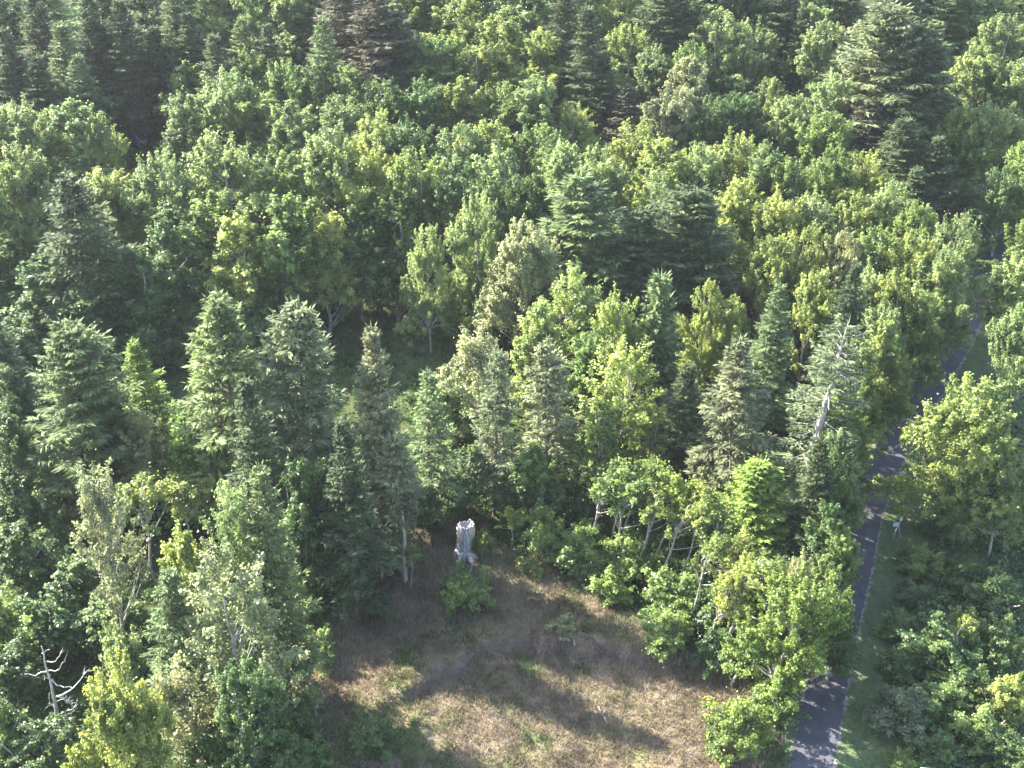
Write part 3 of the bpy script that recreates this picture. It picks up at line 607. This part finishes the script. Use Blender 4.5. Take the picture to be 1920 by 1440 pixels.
row('in the lower sunny band toward the path', 'alders of the lower sunny band', [
 (A, 1400, 350, 120, 13, 'Y'), (A, 1470, 375, 120, 13, 'Y'), (A, 1540, 375, 120, 13, 'M'), (A, 1610, 385, 110, 13, 'Y'), (A, 1445, 455, 110, 13, 'Y'), (A, 1510, 440, 120, 13, 'Y'), (A, 1575, 450, 110, 13, 'P'), (A, 1655, 440, 120, 13, 'G'),
 (A, 1715, 455, 110, 13, 'Y'), (A, 1775, 485, 105, 13, 'M'), (A, 1650, 515, 110, 12, 'M'), (A, 1525, 520, 100, 12, 'Y')])
row('along the foot of the wooded wall', 'shrubs at the foot of the wooded wall', [(Sh, x_, y_, 120, 4.5, 'D') for x_, y_ in ((30, 640), (95, 600), (170, 625), (235, 590), (300, 610), (365, 570), (440, 565), (500, 585), (20, 575), (330, 545))])
row('beyond the top edge', 'trees beyond the top edge', [(S if k % 3 else A, -60 + k * 118, -75 - 12 * (k % 2), 130, 16, 'KMB'[k % 3]) for k in range(18)])
row('among the thin stems above the bank', 'thin leaning alders above the bank', [('slim', x_, y_, 62, h_, t_) for x_, y_, h_, t_ in ((1085, 880, 9, 'G'), (1140, 875, 9, 'G'), (1158, 895, 9, 'G'), (1190, 915, 9, 'Y'), (1228, 890, 9.5, 'E'), (1240, 930, 9, 'Y'), (1272, 925, 9.5, 'Y'), (1305, 965, 9, 'Y'), (1310, 1000, 9, 'E'), (1340, 1010, 9, 'Y'), (1400, 1075, 10, 'Y'), (1425, 1060, 10, 'P'))])
row('along the left side of the path', 'trees lining the left side of the path', [
 (A, 1762, 500, 80, 12, 'M'), (A, 1685, 535, 115, 12, 'Y'), (A, 1728, 560, 95, 11, 'G'), (A, 1660, 590, 110, 12, 'M'), (A, 1662, 620, 105, 11, 'Y'), (A, 1610, 655, 115, 12, 'Y'), (A, 1617, 680, 95, 10, 'E'), (A, 1590, 730, 110, 12, 'G'),
 (A, 1587, 760, 100, 10, 'E'), (A, 1588, 820, 100, 10, 'M'), (A, 1560, 850, 110, 11, 'G'), (A, 1589, 905, 95, 9, 'G'), (A, 1560, 960, 110, 9, 'D'), (A, 1578, 1000, 90, 8, 'G'), (A, 1555, 1060, 105, 8, 'G'), (A, 1577, 1130, 80, 7, 'D')])
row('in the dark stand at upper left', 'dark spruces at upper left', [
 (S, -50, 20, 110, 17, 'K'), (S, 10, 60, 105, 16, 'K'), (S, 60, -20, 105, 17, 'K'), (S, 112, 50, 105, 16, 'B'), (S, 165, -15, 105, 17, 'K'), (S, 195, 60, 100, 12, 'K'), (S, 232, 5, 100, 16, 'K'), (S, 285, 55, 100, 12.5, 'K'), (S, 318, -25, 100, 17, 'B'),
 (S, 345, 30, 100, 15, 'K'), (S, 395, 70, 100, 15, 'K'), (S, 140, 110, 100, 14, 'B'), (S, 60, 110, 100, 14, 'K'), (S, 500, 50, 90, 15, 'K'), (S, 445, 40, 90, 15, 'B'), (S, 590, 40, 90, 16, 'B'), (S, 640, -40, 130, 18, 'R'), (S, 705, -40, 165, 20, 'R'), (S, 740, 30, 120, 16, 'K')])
row('in the shade below the dark stand', 'small trees below the dark stand', [
 (Yg, 65, 165, 100, 9, 'D'), (Yg, 155, 170, 90, 9, 'D'), (Yg, 250, 168, 80, 5, 'D'), (Yg, 350, 130, 80, 10, 'G')])
row('across the top edge', 'leafy trees across the top edge', [
 (A, 405, -40, 120, 13, 'M'), (A, 470, -20, 110, 13, 'G'), (A, 540, -15, 115, 13, 'M'), (A, 800, -20, 120, 13, 'Y'), (A, 860, 10, 125, 13, 'Y'), (A, 940, 45, 120, 13, 'Y'), (A, 990, -10, 120, 13, 'M'), (A, 1005, 70, 110, 13, 'Y'),
 (A, 830, 80, 120, 12, 'G'), (A, 900, 95, 110, 12, 'Y'), (A, 770, 80, 110, 12, 'D'), (A, 1160, -20, 100, 13, 'Y'), (A, 1175, 60, 100, 12, 'Y'), (A, 1225, 100, 90, 11, 'M'), (A, 1290, 125, 90, 12, 'P')])
row('on the right of the top edge', 'leafy trees at upper right', [
 (A, 1265, 170, 120, 12, 'P'), (A, 1330, -20, 130, 13, 'M'), (A, 1350, 35, 150, 14, 'M'), (A, 1415, 55, 105, 13, 'M'), (A, 1300, 90, 90, 12, 'G'), (A, 1400, -30, 110, 13, 'M'), (A, 1445, 160, 85, 10, 'M'), (A, 1485, 190, 105, 11, 'M'), (A, 1390, 185, 100, 11, 'D'),
 (A, 1330, 195, 100, 11, 'D'), (A, 1555, 50, 115, 14, 'M'), (A, 1540, -30, 110, 13, 'M'), (A, 1615, 60, 120, 14, 'P'), (A, 1580, 150, 110, 12, 'M'), (A, 1560, 225, 110, 11, 'G'), (A, 1838, -30, 110, 13, 'M'), (A, 1835, 100, 115, 13, 'M'), (A, 1890, 40, 110, 13, 'M')])
row('down the upper right edge', 'trees down the upper right edge', [
 (A, 1875, 200, 115, 12, 'M'), (A, 1820, 215, 95, 12, 'G'), (A, 1890, 320, 100, 10, 'D'), (A, 1940, 120, 120, 13, 'M'), (A, 1945, 280, 120, 12, 'G'), (A, 1950, 420, 110, 10, 'G')])
row('among the leafy trees at the top', 'spruces among the leafy trees at the top', [
 (S, 1060, -5, 95, 17, 'K'), (S, 1110, 20, 110, 18, 'K'), (S, 1130, 110, 95, 13, 'K'), (S, 1235, -50, 120, 17, 'K'), (S, 1285, -30, 90, 16, 'K'), (S, 1478, -50, 110, 17, 'K'), (S, 1505, 20, 90, 14, 'K'), (Dn, 1665, 25, 165, 20, 'V'), (Dn, 1748, 60, 160, 19, 'K'), (S, 1700, -60, 120, 18, 'K'),
 (S, 1180, 165, 110, 11, 'R'), (S, 1705, 230, 130, 13, 'K'), (S, 1765, 260, 110, 12, 'K'), (S, 1720, 320, 110, 10, 'K'), (S, 1790, -40, 100, 15, 'B'), (Th, 1625, 200, 100, 11, 'R')])

# ------------------------------------------------------------ single things
def tag(o, label, cat, group=None):
    o['label'] = label; o['category'] = cat
    if group: o['group'] = group
    return o
def empty(name, loc, rz=0):
    e = bpy.data.objects.new(name, None); C.objects.link(e); e.location = loc; e.rotation_euler = (0, 0, rz); return e
def link(name, me, parent=None):
    o = bpy.data.objects.new(name, me); C.objects.link(o); o.parent = parent; return o
# tall weathered stump with root legs
def stump():
    x, y, z = ground_at(872, 1040); rs = np.random.RandomState(2)
    root = tag(empty('tree_stump', (x, y, z - .1)), 'tall pale grey weathered tree stump standing at the top of the bank', 'stump')
    root.scale = (1.12, 1.12, .88); na, H = 40, 3.5; zs = [0, .25, .55, .9, 1.3, 1.8, 2.3, 2.8, 3.2, 3.42, 3.5]
    V = []; F = []
    def rad(a, zz):
        lob = max(0, math.cos(3 * (a + .9))) ** 1.5
        r = .60 + .05 * math.sin(5 * a + zz) + .035 * math.sin(11 * a + 2 * zz) + .03 * math.sin(23 * a + zz)
        return r * (1.08 - .035 * zz) + max(0, .95 - zz) ** 1.4 * (.55 * lob + .06)
    for zz in zs:
        for k in range(na):
            a = k / na * 6.2832; r = rad(a, zz); tz = zz
            if zz > 3.3: tz = zz - .28 * max(0, math.sin(a - .5)) - (.10 * math.sin(4 * a) + .09 * math.sin(9 * a + 1) + .06 * math.sin(17 * a)) * (zz > 3.45)
            V.append((r * math.cos(a) + .03 * zz, r * math.sin(a), tz))
    base = len(V); inner = [(.80, 3.47), (.72, 3.25), (.4, 3.05)]
    for f, zz in inner:
        for k in range(na):
            a = k / na * 6.2832; r = rad(a, 3.5) * f; V.append((r * math.cos(a) + .1, r * math.sin(a), zz - .28 * max(0, math.sin(a - .5))))
    rows = len(zs) + 3
    for i in range(rows - 1):
        for k in range(na): F.append((i * na + k, i * na + (k + 1) % na, (i + 1) * na + (k + 1) % na, (i + 1) * na + k))
    F.append(tuple((rows - 1) * na + k for k in range(na)))
    me = bpy.data.meshes.new('stump_body'); me.from_pydata(V, [], F); me.update(); me.polygons.foreach_set('use_smooth', np.ones(len(me.polygons), bool))
    m, N, L = new_mat('stump_wood'); b = N['Principled BSDF']; b.inputs['Roughness'].default_value = .9
    tc = N.new('ShaderNodeTexCoord'); mp = N.new('ShaderNodeMapping'); mp.inputs['Scale'].default_value = (11, 11, 1.1); no = N.new('ShaderNodeTexNoise'); no.inputs['Scale'].default_value = 1.5; no.inputs['Detail'].default_value = 6
    L.new(tc.outputs['Object'], mp.inputs[0]); L.new(mp.outputs[0], no.inputs[0])
    cr = N.new('ShaderNodeValToRGB'); cr.color_ramp.elements[0].color = (.13, .115, .12, 1); cr.color_ramp.elements[1].color = (.40, .375, .39, 1); cr.color_ramp.elements[0].position = .34; cr.color_ramp.elements[1].position = .6; L.new(no.outputs[0], cr.inputs[0])
    n2 = N.new('ShaderNodeTexNoise'); n2.inputs['Scale'].default_value = .9; n2.inputs['Detail'].default_value = 3; L.new(tc.outputs['Object'], n2.inputs[0])
    c2 = N.new('ShaderNodeValToRGB'); c2.color_ramp.elements[0].position = .52; c2.color_ramp.elements[1].position = .58; L.new(n2.outputs[0], c2.inputs[0])
    mx = N.new('ShaderNodeMix'); mx.data_type = 'RGBA'; L.new(c2.outputs[0], mx.inputs[0]); L.new(cr.outputs[0], mx.inputs[6]); mx.inputs[7].default_value = (.48, .33, .20, 1)
    L.new(mx.outputs[2], b.inputs['Base Color'])
    bp = N.new('ShaderNodeBump'); bp.inputs['Distance'].default_value = .08; L.new(no.outputs[0], bp.inputs['Height']); L.new(bp.outputs[0], b.inputs['Normal'])
    me.materials.append(m); link('stump_body', me, root)
    for a, l in ((-2.1, 1.35), (-1.05, 1.5), (-.55, 1.2), (2.6, 1.0), (.9, 1.0)):
        t = Tubes(); p0 = np.array([.45 * math.cos(a), .45 * math.sin(a), .9]); p1 = np.array([l * math.cos(a), l * math.sin(a), -.1]); pts = wobble(p0, p1, 6, .03, rs, -.12); t.add(pts, np.linspace(.26, .10, 6), 8); link('root', t.mesh('root', M_DEAD if a > -2 else m), root)
stump()
# bare grey snag, lower left
def snag(px, py, H, seed, label, name='dead_tree', branches=None, pale=M_DEAD, lean=(0, 0)):
    x, y, z = ground_at(px, py); root = tag(empty(name, (x, y, z - .1)), label, 'dead tree'); root.rotation_euler = (lean[0], lean[1], 0)
    rs = np.random.RandomState(seed); t = Tubes(); pts = wobble((0, 0, -.3), (0, 0, H), 12, .05, rs); t.add(pts, np.linspace(.022 * H, .03, 12), 8); link('trunk', t.mesh('trunk', pale), root)
    for (f, a, l, rise, fork) in branches:
        t = Tubes(); st = pts[int(f * 11)]; e = st + np.array([math.cos(a) * l * .72, math.sin(a) * l * .72, rise * .8]); bp = wobble(st, e, 8, .09, rs, -.22 * l * .5); r = .02 + .016 * l
        t.add(bp, np.linspace(r, .015, 8), 6)
        for k in range(fork):
            i = rs.randint(3, 8); d = rs.normal(0, .35, 3) + np.array([math.cos(a) * .3, math.sin(a) * .3, .25]); t.add(wobble(bp[i], bp[i] + d * rs.uniform(.5, 1.2), 4, .04, rs), np.linspace(r * .45, .01, 4), 5)
        link('branch', t.mesh('branch', pale), root)
snag(117, 1375, 7.6, 3, 'bare grey leafless snag with crooked branches at lower left', branches=[
 (.93, .2, .5, .2, 0), (.86, .3, 1.6, .7, 2), (.80, 3.2, 2.0, -.25, 1), (.76, .1, 1.7, .9, 1), (.72, -.4, 2.2, .0, 2), (.68, 2.6, .8, .1, 2), (.50, .15, 3.4, 2.4, 5), (.48, -.2, 2.1, -.3, 6), (.44, 3.3, .6, .2, 2), (.40, .4, 1.0, .5, 2), (.30, 2.9, .5, 1.0, 2), (.24, -.1, 1.5, 1.2, 5), (.28, .5, 2.0, .8, 5)])
def twiggy(px, py, H, seed, label, n=9, spread=1.0, lean=(0, 0)):
    rs = np.random.RandomState(seed)
    snag(px, py, H, seed, label, branches=[(rs.uniform(.25, .95), rs.uniform(0, 6.28), spread * rs.uniform(.5, 1.2), rs.uniform(.2, .9) * spread, rs.randint(1, 4)) for _ in range(n)], lean=lean)
twiggy(1022, 950, 3.2, 5, 'pale many-branched dead sapling above the right end of the bank', 14, 1.3, (0, R(12)))
twiggy(915, 925, 4.2, 6, 'dead twiggy tree with pale fine branches above the stump', 16, 1.1)
twiggy(1352, 1030, 3.6, 7, 'bare leaning pole-like dead stem behind the leaning yellow alder', 3, .4, (0, R(18)))
twiggy(1187, 130, 13, 8, 'white dead tree at the top edge beside the dark spruces', 14, 1.5)
twiggy(800, 945, 3.0, 9, 'thin crooked dead stem between the bare trunk and the stump', 4, .5)
twiggy(715, 1085, 6.0, 10, 'thin grey dead stem standing left of the slender olive spruce', 4, .6)
twiggy(1230, 800, 3.6, 12, 'grey dead twigs below the airy yellow-green alder', 12, 1.2)
# fallen logs
def log(px, py, ang, L_, r, label, seed, group='fallen logs on the bank'):
    x, y, z = ground_at(px, py); rs = np.random.RandomState(seed); t = Tubes(); d = np.array([math.cos(ang), math.sin(ang)]) * L_ / 2
    a = (-d[0], -d[1], float(height(x - d[0], y - d[1])) - z + r); b_ = (d[0], d[1], float(height(x + d[0], y + d[1])) - z + r)
    t.add(wobble(a, b_, 7, .03, rs), np.linspace(r, r * .6, 7), 7); t.add([np.array([0, 0, r]), np.array([.2, .25, r + .3])], [r * .4, .02], 5)
    o = link('fallen_log', t.mesh('fallen_log', M_DEAD)); o.location = (x, y, z); tag(o, label, 'log', group)
log(1130, 1342, R(110), 1.5, .07, 'pale bleached log lying in the sunlit patch of the bank', 1)
log(545, 1305, R(140), 1.5, .10, 'grey log near the left edge of the bank, right of the thinner one', 2)
log(522, 1285, R(150), 1.2, .05, 'thin grey fallen branch at the left edge of the bank', 3)
log(1010, 1112, R(165), .8, .06, 'short pale branch lying high on the bank', 4)
log(745, 1118, R(10), .9, .05, 'short branch at the foot of the slender olive spruce', 5)
log(1200, 1118, R(140), 2.2, .06, 'grey fallen pole between the green bushes right of the bank', 6)
log(1075, 1200, R(100), .6, .06, 'small pale stick beside the straw-coloured bush', 7)
# boxes
def box_mesh(name, parts, mat):
    import bmesh
    bm = bmesh.new()
    for (cx, cy, cz, sx, sy, sz, rx, ry) in parts:
        r = bmesh.ops.create_cube(bm, size=1); M_ = Matrix.Translation((cx, cy, cz)) @ Matrix.Rotation(ry, 4, 'Y') @ Matrix.Rotation(rx, 4, 'X') @ Matrix.Diagonal((sx, sy, sz, 1)); bmesh.ops.transform(bm, matrix=M_, verts=r['verts'])
    bmesh.ops.bevel(bm, geom=bm.edges[:], offset=.012, segments=1, affect='EDGES')
    me = bpy.data.meshes.new(name); bm.to_mesh(me); bm.free(); me.materials.append(mat); return me
M_METAL = plain_mat('galvanised_metal', (.25, .27, .29), .45, .3); M_WHITE = plain_mat('white_plastic', (.5, .5, .5), .4)
def stand():
    x, y, z = ground_at(1680, 1008); root = tag(empty('equipment_stand', (x, y, z), R(12)), 'small grey equipment stand with splayed legs on the verge right of the path', 'stand')
    root.scale = (.8, .8, .95)
    for s in (-1, 1):
        t = Tubes(); t.add([(s * .42, -.1, -.1), (s * .05, 0, 1.25)], [.055, .05], 8); link('leg', t.mesh('leg', M_METAL), root)
    t = Tubes(); t.add([(0, .45, -.1), (0, .03, 1.25)], [.045, .045], 8); link('leg', t.mesh('leg', M_METAL), root)
    link('panel', box_mesh('panel', [(-.28, 0, 1.38, .62, .10, .34, R(-25), 0)], M_METAL), root)
    t = Tubes(); t.add([(.05, 0, 1.25), (.16, .02, 1.75)], [.04, .035], 8); link('mast', t.mesh('mast', M_METAL), root)
    link('sensor_head', box_mesh('sensor_head', [(.2, .02, 1.88, .2, .2, .3, 0, R(20))], M_WHITE), root)
stand()
def pole():
    x, y, z = ground_at(223, 262); root = tag(empty('metal_pole', (x, y, z)), 'thin pale metal pole rising behind the sunlit alders at upper left', 'pole')
    t = Tubes(); t.add([(0, 0, -.2), (-.05, 0, 3), (-.35, 0, 5.6)], [.06, .05, .04], 8); link('shaft', t.mesh('shaft', M_METAL), root)
    t = Tubes(); t.add([(0, 0, 0), (0, 0, .12)], [.14, .12], 10); link('base_plate', t.mesh('base_plate', M_METAL), root)
pole()
def car():
    x, y, z = ground_at(252, 272); root = tag(empty('parked_car', (x, y, z), R(-25)), 'dark car parked in the gap behind the sunlit alders at upper left', 'car')
    import bmesh
    paint = plain_mat('dark_blue_paint', (.03, .035, .06), .25, .2); glass = plain_mat('dark_glass', (.02, .025, .03), .08); chrome = plain_mat('bright_trim', (.65, .65, .68), .2, .8); rub = plain_mat('tyre_rubber', (.03, .03, .03), .8)
    prof = [(-2.2, .35), (-2.25, .75), (-1.9, .95), (-1.2, 1.0), (-.55, 1.45), (.9, 1.48), (1.6, 1.08), (2.15, .98), (2.25, .6), (2.2, .35)]
    bm = bmesh.new(); L1 = [bm.verts.new((a, -.85 if b_ < 1.05 else -.68, b_)) for a, b_ in prof]; L2 = [bm.verts.new((a, .85 if b_ < 1.05 else .68, b_)) for a, b_ in prof]
    bm.faces.new(L1); bm.faces.new(L2[::-1]); n = len(prof)
    for i in range(n): bm.faces.new((L1[(i + 1) % n], L1[i], L2[i], L2[(i + 1) % n]))
    bmesh.ops.recalc_face_normals(bm, faces=bm.faces[:]); bmesh.ops.bevel(bm, geom=bm.edges[:], offset=.07, segments=3, affect='EDGES')
    me = bpy.data.meshes.new('body'); bm.to_mesh(me); bm.free(); me.materials.append(paint); me.polygons.foreach_set('use_smooth', np.ones(len(me.polygons), bool)); link('body', me, root)
    for sx, ang in ((-.95, R(-35)), (1.32, R(30))): link('windscreen', box_mesh('windscreen', [(sx * .98, 0, 1.26, .72, 1.22, .03, 0, ang)], glass), root)
    for s in (-1, 1):
        link('side_window', box_mesh('side_window', [(.1, s * .775, 1.24, 1.5, .03, .3, s * R(22), 0)], glass), root)
        t = Tubes(); t.add([(-.95, s * .74, 1.2), (-.5, s * .7, 1.5), (.9, s * .7, 1.53), (1.5, s * .74, 1.15)], [.03] * 4, 6); link('roof_rail', t.mesh('roof_rail', chrome), root)
        for wx in (-1.35, 1.4):
            t = Tubes(); t.add([(wx, s * .68, .33), (wx, s * .88, .33)], [.33, .33], 20); w_ = link('wheel', t.mesh('wheel', rub), root)
            t = Tubes(); t.add([(wx, s * .86, .33), (wx, s * .90, .33)], [.2, .19], 16); link('rim', t.mesh('rim', chrome), w_)
        link('headlight', box_mesh('headlight', [(-2.2, s * .6, .72, .08, .3, .14, 0, 0)], M_WHITE), root)
car()
def shed():
    x, y, z = ground_at(1750, 1500); zz = z; root = tag(empty('shed', (x, y, zz), R(-6)), 'pale roof corner of a small shed at the bottom edge, right of the verge', 'shed')
    link('wall', box_mesh('wall', [(0, 0, .95, 1.6, 1.2, 1.9, 0, 0)], plain_mat('grey_boards', (.3, .29, .27), .8)), root)
    link('roof', box_mesh('roof', [(0, -.36, 2.06, 1.9, .85, .05, R(20), 0), (0, .36, 2.06, 1.9, .85, .05, R(-20), 0)], plain_mat('pale_roof_sheet', (.55, .54, .53), .6)), root)
    link('door', box_mesh('door', [(0, -.62, .85, .7, .04, 1.6, 0, 0)], plain_mat('door_boards', (.2, .18, .15), .8)), root)
shed()

# ------------------------------------------------------------ air
HAZE = .00010
if HAZE:
    me = bpy.data.meshes.new('haze'); x0, x1, y0, y1, z0, z1 = -2600, 2600, -1300, 3300, float(GZ.min()) - 1.0, max(CAM_Z + 8, float(GZ.max()) + 30)
    vv = [(x, y, z) for z in (z0, z1) for y in (y0, y1) for x in (x0, x1)]
    me.from_pydata(vv, [], [(0, 2, 3, 1), (4, 5, 7, 6), (0, 1, 5, 4), (2, 6, 7, 3), (0, 4, 6, 2), (1, 3, 7, 5)]); me.update()
    m, N, L = new_mat('haze'); N.remove(N['Principled BSDF']); v = N.new('ShaderNodeVolumePrincipled'); v.inputs['Density'].default_value = HAZE; v.inputs['Color'].default_value = (.86, .90, 1, 1); v.inputs['Anisotropy'].default_value = .2
    L.new(v.outputs[0], N['Material Output'].inputs['Volume']); me.materials.append(m)
    o = link('haze', me); o['kind'] = 'stuff'; o['label'] = 'thin pale haze filling the air over the valley'; o['category'] = 'haze'
